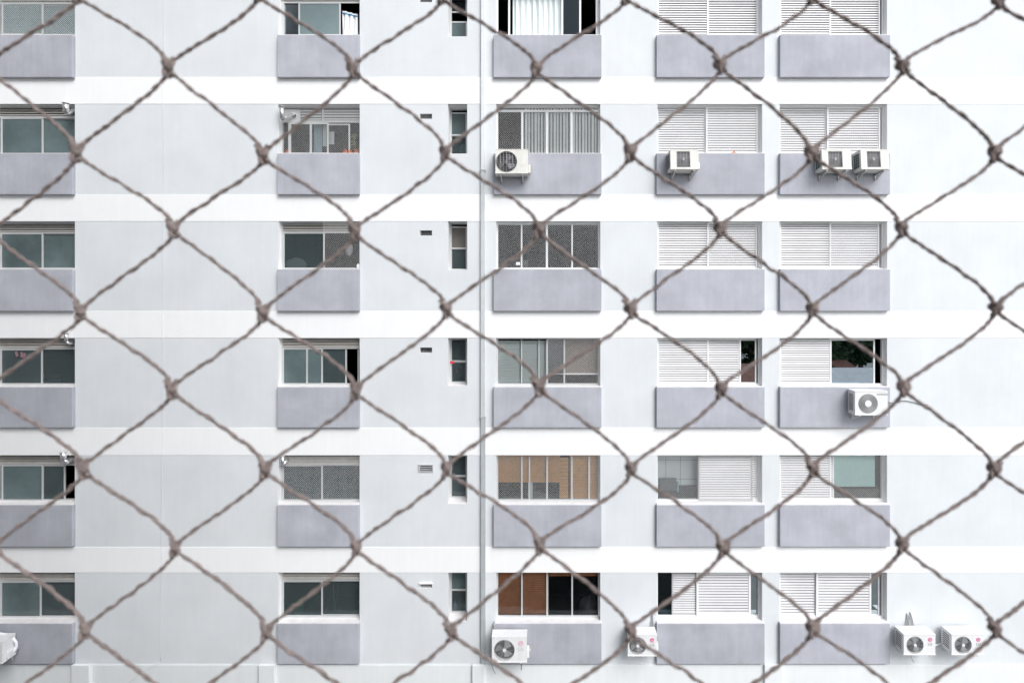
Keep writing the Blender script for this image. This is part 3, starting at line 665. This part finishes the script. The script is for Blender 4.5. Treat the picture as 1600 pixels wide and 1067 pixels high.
# ------------------------------------------------------------------ air conditioners
def text_mesh(txt, size, m, root, x, y, z, ext=.001):
    cu = bpy.data.curves.new('lettering', 'FONT'); cu.body = txt; cu.size = size; cu.extrude = ext; cu.align_x = 'CENTER'; cu.align_y = 'CENTER'
    t_ = bpy.data.objects.new('lettering', cu); COL.objects.link(t_)
    dg = bpy.context.evaluated_depsgraph_get(); me = bpy.data.meshes.new_from_object(t_.evaluated_get(dg))
    bpy.data.objects.remove(t_); me.materials.clear(); me.materials.append(m)
    o = place('lettering', me, root); o.location = (x, y, z); o.rotation_euler = (R(90), 0, 0); return o
def plate_with_hole(mb, x0, x1, z0, z1, cx, cz, r, y, depth, n=36):
    an = sorted([2*math.pi*k/n for k in range(n)] + [math.atan2(z-cz, x-cx) % (2*math.pi) for x in (x0,x1) for z in (z0,z1)])
    def edge(a):
        dx, dz = math.cos(a), math.sin(a); t = 1e9
        if dx > 1e-9: t = min(t, (x1-cx)/dx)
        if dx < -1e-9: t = min(t, (x0-cx)/dx)
        if dz > 1e-9: t = min(t, (z1-cz)/dz)
        if dz < -1e-9: t = min(t, (z0-cz)/dz)
        return (cx+dx*t, y, cz+dz*t)
    for k in range(len(an)):
        a, b = an[k], an[(k+1) % len(an)]
        if (b-a) % (2*math.pi) < 1e-5: continue
        ca = (cx+r*math.cos(a), y, cz+r*math.sin(a)); cb = (cx+r*math.cos(b), y, cz+r*math.sin(b))
        mb.poly([ca, cb, edge(b), edge(a)])
        mb.poly([ca, (ca[0], y+depth, ca[2]), (cb[0], y+depth, cb[2]), cb], True)
def ac(a, b, t, u, kind, label, group='air conditioner units on the facade', body='acw', badge='pink', tilt=0.0, fx=.36, fr=.42, yf=-.46, yb=-.16, cable=True, side='left'):
    """a b t u: pixel box of the front face, lying on the plane y = yf"""
    x0, x1, z0, z1 = WX(a,yf), WX(b,yf), WZ(u,yf), WZ(t,yf); wd, h, dp = x1-x0, z1-z0, yb-yf
    root = empty('air_conditioner', ((x0+x1)/2, yb, z0)); tag(root, label, 'air conditioner', group)
    def B(): return MB()
    X0, X1 = -wd/2, wd/2; Y0 = -dp
    mb = B(); cx, cz, r = X0+wd*fx, h*.49, h*fr
    # shell
    e = .008
    mb.poly([(X0,Y0,h),(X1,Y0,h),(X1,0,h),(X0,0,h)]); mb.poly([(X0,Y0,0),(X0,0,0),(X1,0,0),(X1,Y0,0)])
    mb.poly([(X0,Y0,0),(X0,Y0,h),(X0,0,h),(X0,0,0)]); mb.poly([(X1,Y0,0),(X1,0,0),(X1,0,h),(X1,Y0,h)])
    mb.poly([(X0,0,0),(X0,0,h),(X1,0,h),(X1,0,0)])
    if kind in ('round', 'bars', 'dense'):
        plate_with_hole(mb, X0, X1, 0, h, cx, cz, r, Y0, .07)
        mb.build('casing', M[body], root)
        MB().disc(cx, cz, Y0+.069, r*.999, 32).build('fan_recess', M['acdark'], root)
    else:
        gx0, gx1, gz0, gz1 = X0+wd*.22, X0+wd*.70, h*.09, h*.93
        for q in ((X0,gx0,0,h),(gx1,X1,0,h),(gx0,gx1,0,gz0),(gx0,gx1,gz1,h)): mb.poly([(q[0],Y0,q[2]),(q[1],Y0,q[2]),(q[1],Y0,q[3]),(q[0],Y0,q[3])])
        for q in ((gx0,gz0,gx0,gz1),(gx1,gz0,gx1,gz1),(gx0,gz0,gx1,gz0),(gx0,gz1,gx1,gz1)): mb.poly([(q[0],Y0,q[1]),(q[2],Y0,q[3]),(q[2],Y0+.05,q[3]),(q[0],Y0+.05,q[1])])
        mb.build('casing', M[body], root)
        MB().box(gx0, gx1, Y0+.05, Y0+.055, gz0, gz1).build('fan_recess', M['acgrey'], root)
    # edge trims
    MB().box(X0-.006, X1+.006, Y0-.006, .004, h-.004, h+.016).build('lid', M[body], root, bevel=.005)
    MB().box(X0-.006, X1+.006, Y0-.008, .002, -.012, .012).build('base_tray', M[body], root, bevel=.004)
    # fan
    if kind in ('round', 'bars'):
        mb = MB().disc(cx, cz, Y0+.018, r*.2, 20, Y0+.06)
        for k in range(3):
            a0 = k*2*math.pi/3+random.uniform(0,1)
            for q in range(7):
                a1, a2 = a0+q*.15, a0+(q+1)*.15; l1, l2 = r*(.72+.2*q/7), r*(.72+.2*(q+1)/7); y1_, y2_ = Y0+.025+.004*q, Y0+.029+.004*q
                mb.poly([(cx+r*.15*math.cos(a1),y1_,cz+r*.15*math.sin(a1)),(cx+l1*math.cos(a1),y1_,cz+l1*math.sin(a1)),(cx+l2*math.cos(a2),y2_,cz+l2*math.sin(a2)),(cx+r*.15*math.cos(a2),y2_,cz+r*.15*math.sin(a2))], True)
        mb.build('fan', M['acfan' if kind == 'round' else 'acgrey'], root)
    mb = MB(); yg = Y0-.004
    def circ(rad, th, n=28): mb.tube([(cx+rad*math.cos(2*math.pi*k/n), yg, cz+rad*math.sin(2*math.pi*k/n)) for k in range(n)], th, 4, closed=True)
    if kind == 'round':
        for k in range(1, 13): circ(r*k/12.5, .0022 if k < 12 else .006)
        for k in range(12):
            q = k*math.pi/6; mb.tube([(cx+r*.14*math.cos(q),yg,cz+r*.14*math.sin(q)),(cx+r*math.cos(q),yg,cz+r*math.sin(q))], .0024, 4)
        mb.build('fan_guard', M['wire'], root)
        MB().disc(cx, cz, yg-.008, r*.17, 20, yg+.004).build('guard_hub', M['acw'], root)
    elif kind == 'dense':
        for k in range(3, 22): circ(r*k/21.5, .0055)
        mb.build('fan_guard', M['ring'], root)
        MB().disc(cx, cz, yg-.008, r*.34, 24, yg+.004).build('guard_hub', M['acw'], root)
    elif kind == 'bars':
        for k in range(-3, 4):
            xx = cx+k*r*.3; hh = math.sqrt(max(0,r*r-(k*r*.3)**2)); mb.tube([(xx,yg,cz-hh),(xx,yg,cz+hh)], .0055 if k%2==0 else .003, 4)
        for k in range(-5, 6):
            zz = cz+k*r*.17; hh = math.sqrt(max(0,r*r-(k*r*.17)**2)); mb.tube([(cx-hh,yg+.004,zz),(cx+hh,yg+.004,zz)], .0018, 4)
        circ(r*1.02, .006); mb.build('fan_guard', M['wire'], root)
        MB().box(X0+wd*.66, X0+wd*.663, Y0-.003, Y0, .02, h-.02).box(X0+wd*.67, X1-.03, Y0-.003, Y0, h*.33, h*.336).build('panel_joint', M['steel'], root)
    else:
        for k in range(9):
            xx = gx0+(gx1-gx0)*(k+.5)/9; mb.tube([(xx,yg,gz0-.005),(xx,yg,gz1+.005)], .004 if k%2==0 else .0028, 4)
        for k in range(11):
            zz = gz0+(gz1-gz0)*(k+.5)/11; mb.tube([(gx0,yg+.004,zz),(gx1,yg+.004,zz)], .0022, 4)
        mb.build('fan_guard', M['wire'], root)
        mx, mz = (gx0+gx1)/2, (gz0+gz1)/2
        MB().box(mx-.022, mx+.022, yg-.006, yg, mz-.022, mz+.028).build('guard_badge', M['ring'], root)
    # louvred or open left side
    mb = MB()
    if kind == 'rect':
        MB().box(X0-.003, X0+.002, Y0+.07, -.04, .06, h-.05).build('coil', M['coil'], root)
        for k in range(4): mb.box(X0-.007, X0-.003, Y0+.07+k*(dp-.11)/3-.003, Y0+.07+k*(dp-.11)/3+.003, .06, h-.05)
        for k in range(6): mb.box(X0-.007, X0-.003, Y0+.07, -.04, .06+k*(h-.11)/5-.003, .06+k*(h-.11)/5+.003)
        mb.build('coil_guard', M['wire'], root)
    else:
        n = 14 if kind == 'dense' else 7
        for k in range(n):
            z = .09+(h-.17)*k/(n-1)
            mb.box(X0-.002, X0+.003, Y0+.08, -.05, z-.5*(h-.17)/n*.5, z+.5*(h-.17)/n*.5)
        mb.build('side_slots', M['acdark'], root)
    # service cover and valves on the right
    MB().box(X1, X1+.055, Y0+.10, -.03, .03, h*.42).build('valve_cover', M[body], root, bevel=.018)
    MB().tube([(X1+.02,-.08,.08),(X1+.07,-.06,.09),(X1+.09,-.01,.2)], .010, 8).tube([(X1+.02,-.10,.13),(X1+.06,-.10,.14),(X1+.07,-.01,.25)], .007, 8).build('refrigerant_pipe', M['steel'], root)
    # brackets
    for s_ in (-1, 1):
        xx = s_*wd*.33
        back = -yb-E if (a < 960 or 1026 < a < 1395) and kind != 'wall' else -yb
        back = max(.005, back-.003)
        m_ = MB().box(xx-.016, xx+.016, Y0+.01, back, -.040, -.012).box(xx-.016, xx+.016, back-.012, back, -.17, -.040)
        m_.poly([(xx-.014,Y0+.03,-.04),(xx+.014,Y0+.03,-.04),(xx+.014,back-.012,-.165),(xx-.014,back-.012,-.165)])
        m_.poly([(xx-.014,Y0+.06,-.04),(xx-.014,back-.012,-.14),(xx+.014,back-.012,-.14),(xx+.014,Y0+.06,-.04)])
        m_.build('bracket', M['aluw'] if body == 'acw' else M['steel'], root)
        MB().tube([(xx,Y0+.03,-.062),(xx,Y0+.03,-.012)], .008, 6).build('bolt', M['rust'] if badge == 'pinkf' else M['steel'], root)
    if tilt: root.rotation_euler = (tilt, 0, 0)
    if kind == 'round':
        bx, bz = X0+wd*.83, h*.76
        MB().disc(bx, bz, Y0-.004, h*.105, 24, Y0).build('badge', M[badge], root)
        q = h*.105; n = 20; mb = MB()
        mb.tube([(bx+q*.66*math.cos(v),Y0-.005,bz+q*.66*math.sin(v)) for v in [math.pi*.5+k*(1.5*math.pi)/n for k in range(n+1)]], q*.07, 4)
        mb.tube([(bx,Y0-.005,bz+q*.4),(bx,Y0-.005,bz-q*.35),(bx+q*.3,Y0-.005,bz-q*.35)], q*.07, 4).tube([(bx+q*.66,Y0-.005,bz),(bx+q*.2,Y0-.005,bz)], q*.07, 4)
        mb.disc(bx-q*.3, bz+q*.25, Y0-.006, q*.12, 10); mb.build('badge_face', M['white'], root)
        text_mesh('LG', h*.19, M['ink'] if badge == 'pink' else M['inkf'], root, bx, Y0-.003, h*.53)
    elif kind == 'dense':
        text_mesh('SAMSUNG', h*.105, M['ink'], root, X0+wd*.84, Y0-.003, h*.885)
    return root

ac(774, 825, 235, 272, 'bars', 'cream air conditioner with barred round fan grille under the vertical pleats', body='acb', fx=.34, fr=.44, tilt=R(-4), yf=-.44, yb=-.14)
ac(1048, 1092, 236, 266, 'rect', 'cream air conditioner with square grille alone on its panel', body='acb', tilt=R(-5), yf=-.5, yb=-.16)
ac(1285, 1331, 236, 266, 'rect', 'cream square-grille air conditioner, the left one of the adjacent pair', body='acb', tilt=R(-5), yf=-.5, yb=-.16)
ac(1346, 1390, 236, 266, 'rect', 'cream square-grille air conditioner, right one of the adjacent pair, at the panel edge', body='acb', tilt=R(-5), yf=-.5, yb=-.16)
ac(1336, 1387, 612, 648, 'dense', 'white air conditioner with dense grey fan grille and black lettering', fx=.40, fr=.42, yf=-.46, yb=-.14)
ac(768.5, 823, 995.5, 1034, 'round', 'white air conditioner with big fan and faded pink badge in front of lilac panel', badge='pinkf', fx=.36, fr=.42)
ac(981, 1026.5, 992, 1024, 'round', 'white air conditioner with magenta badge squeezed left of a lilac panel', fx=.34, fr=.42, yf=-.42, yb=-.10)
ac(1412, 1461.5, 991.5, 1022, 'round', 'white air conditioner just right of the bottom-row end panel', fx=.36, fr=.44, yf=-.44, yb=-.09)
ac(1487, 1537, 991.5, 1022, 'round', 'rightmost white air conditioner on the bare white wall', fx=.36, fr=.44, yf=-.44, yb=-.09)
r_ = ac(-44, 3, 1003, 1036, 'round', 'white air conditioner cut by the left edge with a thick white hose', fx=.36, fr=.42, yf=-.50, yb=-.15)
hp = [W(-20,990,-.2), W(-5,989,-.2), W(8,991,-.2), W(18,995,-.2), W(24,1001,-.2), W(26,1007,-.2), W(24,1013,-.22), W(21,1017,-.25)]
def smooth(p, n=6):
    out = []; p = [Vector(q) for q in p]
    for i in range(len(p)-1):
        a, b, c, d = p[max(0,i-1)], p[i], p[i+1], p[min(len(p)-1,i+2)]
        for k in range(n):
            t = k/n; out.append(.5*((2*b)+(c-a)*t+(2*a-5*b+4*c-d)*t*t+(3*b-a-3*c+d)*t**3))
    out.append(p[-1]); return out
part(MB().tube(smooth(hp), .030, 10), 'hose', M['hose'], r_)
def cable(pts, r, m, label, group=None):
    o = MB().tube(smooth([W(*p) for p in pts]), r, 6).build('cable', M[m]); return tag(o, label, 'cable', group)
cable([(1386,628,-.15),(1395,629.5,-.1),(1412,626,-.03),(1425,628,-.02),(1440,632,-.02),(1449,632.5,-.02)], .008, 'cable', 'thin dark cable running right from the grey-grilled air conditioner')
for i, pp in enumerate(([(1417,1000,-.1),(1416,975,-.03),(1418,958,-.02)], [(1421,1000,-.1),(1420,972,-.03),(1417,960,-.02),(1423,968,-.03),(1424,1000,-.1)], [(1426,1000,-.1),(1427,975,-.03),(1422,956,-.02)])):
    cable(pp, .012, 'steel', ['leftmost', 'middle', 'rightmost'][i]+' loop of grey tubing above the air conditioner beside the end panel', 'grey tubing loops on the wall')
for i, pp in enumerate(([(1017,1000,-.1),(1017.5,975,-.03),(1018.5,960,-.02)], [(1021,1000,-.1),(1020.5,975,-.03),(1019.5,958,-.02)])):
    cable(pp, .010, 'steel', ['left', 'right']+[] and ['left','right'][i]+' one of two grey tubes rising above the air conditioner with magenta badge', 'grey tubes above the middle unit')
cable([(1460,1008,-.2),(1468,1006,-.1),(1474,1005,-.1),(1484,1008,-.2)], .018, 'cablew', 'white pipe linking the two rightmost air conditioners')
cable([(1422,1022,-.3),(1424,1027,-.25),(1428,1034,-.2)], .008, 'steel', 'drain tube dangling under the air conditioner beside the end panel')
cable([(768,1036,-.3),(770,1044,-.25),(774,1052,-.2)], .006, 'cable', 'dark drip cable under the air conditioner with faded badge')
cable([(814.5,1036,-.3),(814.5,1046,-.3)], .009, 'rust', 'short rusty drain stub under the air conditioner with faded badge')

# ------------------------------------------------------------------ cord net in front of the camera
NY = -D+.32
rows = [
 [(-20,-134),(267,-135),(553,-136),(838,-136),(1125,-138),(1410,-136),(1696,-138)],
 [(-168,-8),(119,-12),(405,-9),(690,-9),(978,-10),(1268,-10),(1556,1),(1842,0)],
 [(-20,103),(266,106),(553,108),(838,105),(1125,101),(1408,104),(1694,98)],
 [(-165,240),(122,237),(410,241),(696,237),(984,237),(1269,237),(1555,237),(1842,235)],
 [(-15,362),(271,357),(554,360),(842,357),(1126,356),(1409,355),(1696,352)],
 [(-162,488),(125,486),(411,487),(697,482),(985,482),(1270,482),(1555,480),(1842,478)],
 [(-14,608),(271,607),(556,608),(842,602),(1126,606),(1409,603),(1696,600)],
 [(-156,733),(130,731),(413,732),(698,729),(986,732),(1269,730),(1552,731),(1838,728)],
 [(-10,855),(275,853),(557,853),(843,851),(1128,852),(1409,849),(1696,848)],
 [(-152,984),(133,982),(416,985),(704,986),(985,983),(1271,981),(1553,980),(1838,978)],
 [(-8,1108),(277,1106),(560,1108),(845,1106),(1129,1105),(1412,1104),(1696,1102)],
 [(-150,1236),(135,1235),(418,1237),(705,1236),(986,1235),(1272,1234),(1554,1232),(1838,1230)]]
net = empty('rope_net', (0, NY, CZ)); tag(net, 'brown twisted cord net with knotted diamond meshes right in front of the camera', 'net')
kn = (D+NY)/F     # metres per pixel at the net
def NP(x, y, dy=0.0): return Vector(((x-VX)*kn, dy, -(y-VY)*kn))
for a in rows:
    for i, (x, y) in enumerate(a): a[i] = (x, y, random.uniform(-.0015, .0015))
def cord(p, q, kind):
    """p upper knot, q lower knot. kind '\\' or '/'"""
    P0, P1 = NP(*p), NP(*q); k = kn
    if kind == '\\': # leaves lower right of p, bends down into the top of q
        A = P0+Vector((8,0,-12))*k; B = P1+Vector((-4,0,12))*k
        t0, t1 = Vector((.80,0,-.60)), Vector((.50,0,-.86)); m0, m1 = 130*k, 95*k
    else:            # leaves the bottom of p, bends, runs into the upper right of q
        A = P0+Vector((-3,0,-14))*k; B = P1+Vector((7,0,9))*k
        t0, t1 = Vector((-.50,0,-.86)), Vector((-.80,0,-.62)); m0, m1 = 90*k, 130*k
    a1 = random.uniform(-.05,.05); t0 = (t0+Vector((a1,0,a1))).normalized()
    sagx, sagz = random.uniform(-2.2,2.2)*k, random.uniform(-2.2,2.2)*k
    n = 72; c = []
    wob = [(random.uniform(.3,.9)*k, random.uniform(2.5,6.5), random.uniform(0,6.28)) for _ in range(3)]
    for i in range(n+1):
        t = i/n; h00 = 2*t**3-3*t*t+1; h10 = t**3-2*t*t+t; h01 = -2*t**3+3*t*t; h11 = t**3-t*t
        v = A*h00+t0*m0*h10+B*h01+t1*m1*h11
        s_ = math.sin(math.pi*t)
        v += Vector((sagx*s_, 0, sagz*s_)) + Vector((0,0,1))*sum(w_[0]*math.sin(w_[1]*6.28*t+w_[2]) for w_ in wob)*s_
        c.append(v)
    L = (B-A).length; turns = L/k/36.0; ph = random.uniform(0,6.28); mb = MB()
    for s_ in (0, math.pi):
        pts = []; rad = []
        for i, v in enumerate(c):
            tg = (c[min(n,i+1)]-c[max(0,i-1)]).normalized(); nr = Vector((0,1,0)); bn = tg.cross(nr).normalized()
            q_ = ph+s_+turns*2*math.pi*i/n + .5*math.sin(i*.21+ph); rr = 1.35*k*(1+.18*math.sin(i*.33+ph*2))
            pts.append(v+nr*rr*math.cos(q_)+bn*rr*math.sin(q_)); rad.append(2.1*k*(1+.12*math.sin(i*.55+ph*3+s_)))
        mb.tube(pts, rad, 6)
    return mb.build('cord', M['rope'], net)
for j in range(len(rows)-1):
    up, lo = rows[j], rows[j+1]
    if j % 2 == 0:     # 7 above, 8 below
        for i in range(7): cord(up[i], lo[i], '/'); cord(up[i], lo[i+1], '\\')
    else:              # 8 above, 7 below
        for i in range(8):
            if i > 0: cord(up[i], lo[i-1], '/')
            if i < 7: cord(up[i], lo[i], '\\')
# knots
kms = []
for q in range(5):
    rnd = random.Random(q*13+5); mb = MB(); n = 56
    sx, sz, ph = rnd.uniform(2.9,3.6), rnd.uniform(5.2,6.4), rnd.uniform(0,6.28)
    for rep in range(2):
        pts = []
        for i in range(n):
            t = 2*math.pi*i/n
            x = math.sin(t+ph)+2*math.sin(2*t+ph*2+rep); z = math.cos(t+ph)-2*math.cos(2*t+ph*2+rep*.7); y = -math.sin(3*t+ph*3+rep*2)
            pts.append(Vector((x*sx*(.62 if rep else 1)+math.sin(t*3+q)*.7, y*3.4, z*sz*(.5 if rep else .82)+(rep*4-2)))*kn)
        mb.tube(pts, [3.5*kn*(1+.13*math.sin(i*.9+q)) for i in range(n)], 8, closed=True)
    # short cord stubs that tie into the four cords
    mb.tube(smooth([Vector(v)*kn for v in ((-11,0,17),(-6,0,10),(-2,1,2),(4,0,-6),(10,0,-14))],4), 3.6*kn, 8)
    mb.tube(smooth([Vector(v)*kn for v in ((11,0,14),(6,-1,8),(3,-2,0),(-1,-1,-8),(-5,0,-17))],4), 3.6*kn, 8)
    me = mb.mesh('knot'); me.materials.append(M['rope']); kms.append(me)
for a in rows:
    for (x, y, dy) in a:
        o = place('knot', random.choice(kms), net); o.location = NP(x, y, dy-.0005)
        o.rotation_euler = (random.uniform(-.15,.15), random.uniform(-.18,.18), random.uniform(-.2,.2)); s_ = random.uniform(.82,.98); o.scale = (s_*random.uniform(.92,1.1), 1, s_)
# the window bar the net is tied to, just outside the view
x0, x1, z0, z1 = NP(-170,0).x, NP(1845,0).x, NP(0,1240).z, NP(0,-140).z
MB().ring(x0-.02, x1+.02, -.01, .01, z0-.02, z1+.02, .02).build('net_frame', M['alu'], net, bevel=.003)

# ------------------------------------------------------------------ what stands behind the camera
tw = empty('camera_side_tower', (0, 0, 0)); tag(tw, 'tall beige apartment tower facing the white building, behind the camera', 'building')
TX0, TX1, TY, TZ = -34, 5.5, -18.5, 18.6
MB().box(TX0, TX1, TY-12, TY, 0, TZ).build('wall', M['tower'], tw)
MB().box(TX0, -2.5, TY-12, TY-.3, TZ+.001, 32).build('added_shade_block', M['tower'], tw)  # taller block added over the tower's left part to shade the facade's left
tm = MB().box(-1, 1, 0, .03, 0, 1.3).mesh('window'); tm.materials.append(M['darkwin'])
for zf in range(0, 6):
    for xf in range(11):
        if abs((TX0+2.2+xf*3.3)) < 1.6 and zf == 5: continue
        o = place('window', tm, tw); o.location = (TX0+2.2+xf*3.3, TY+.001, zf*2.8+.9)
# wing added outside the view to block sky light from the facade's left
wg = empty('added_shade_wing', (0, 0, 0)); tag(wg, 'tall grey wing added outside the view to shade the left of the white block', 'building')
MB().box(-30, -13.4, -18.0, -.001, 0, 44).build('wall', M['wing'], wg)
# houses and trees further back on the right
def house(x, y, wd, dp, h, rh, m, label):
    root = empty('house', (x, y, 0)); tag(root, label, 'house')
    MB().box(-wd/2, wd/2, -dp/2, dp/2, 0, h).build('wall', M['band'], root)
    mb = MB(); o_ = .5
    mb.poly([(-wd/2-o_,-dp/2-o_,h),(wd/2+o_,-dp/2-o_,h),(wd/2+o_,0,h+rh),(-wd/2-o_,0,h+rh)])
    mb.poly([(-wd/2-o_,dp/2+o_,h),(-wd/2-o_,0,h+rh),(wd/2+o_,0,h+rh),(wd/2+o_,dp/2+o_,h)])
    mb.poly([(-wd/2,-dp/2,h),(-wd/2,0,h+rh),(-wd/2,dp/2,h)]); mb.poly([(wd/2,-dp/2,h),(wd/2,dp/2,h),(wd/2,0,h+rh)])
    mb.build('roof', M[m], root)
    for k in range(2):
        MB().box(-wd*.3+k*wd*.5, -wd*.3+k*wd*.5+1.2, dp/2, dp/2+.04, 1, 2.4).build('window', M['darkwin'], root)
    return root
house(32.5, -44, 9, 9, 4.7, 2.7, 'roofw', 'low white house with weathered white gable roof behind the camera')
house(20, -50, 9, 9, 5.0, 2.2, 'roofr', 'low house with clay tile roof behind the camera, nearer the tower').rotation_euler.z = .5
house(34, -58, 8, 8, 4.4, 2.0, 'roofr', 'low house with clay tile roof behind the camera, beside the trees').rotation_euler.z = -.3
def crown_mesh(seed, nl=7000):
    rnd = random.Random(seed); mb = MB()
    cl = [(Vector((rnd.gauss(0,1.7), rnd.gauss(0,1.7), rnd.uniform(3.2,9.5))), rnd.uniform(1.0,1.9)) for _ in range(22)]
    for k in range(nl):
        c, r = cl[k % len(cl)]; d = Vector((rnd.gauss(0,1), rnd.gauss(0,1), rnd.gauss(0,1))).normalized()*r*rnd.random()**.4
        p = c+d; u_ = Vector((rnd.uniform(-1,1), rnd.uniform(-1,1), rnd.uniform(-.6,.6))).normalized()*.3; w_ = u_.orthogonal().normalized()*.2
        mb.poly([p+u_, p+w_, p-u_, p-w_])
    me = mb.mesh('crown'); me.materials.append(M['leafd']); return me
crs = [crown_mesh(1), crown_mesh(2)]
tkm = MB().tube([(0,0,0),(.1,0,2),(0,.1,4.5),(.1,0,7.5)], [.32,.25,.18,.07], 8).tube([(0,0,3),(1,.4,4.6),(1.6,.6,6)], [.13,.09,.04], 6).tube([(0,0,3.4),(-1,-.3,5),(-1.7,-.4,6.6)], [.12,.08,.03], 6).mesh('trunk'); tkm.materials.append(M['bark'])
tl = ['tall dark tree nearest the tower', 'tree behind the white-roofed house', 'wide tree between the two roofs', 'tall tree on the right of the row', 'rightmost tree of the row behind the camera', 'tree far behind the clay-roofed house', 'far tree at the right end']
for i, (x, y, s_) in enumerate(((24,-64,1.3),(31,-62,1.45),(38,-66,1.35),(45,-68,1.5),(52,-64,1.3),(16,-70,1.4),(60,-72,1.5))):
    root = empty('tree', (x, y, 0)); tag(root, tl[i], 'tree', 'trees behind the camera')
    root.scale = (s_, s_, s_*.95); root.rotation_euler.z = i*1.3
    place('trunk', tkm, root); o = place('crown', crs[i % 2], root); o['kind'] = 'stuff'
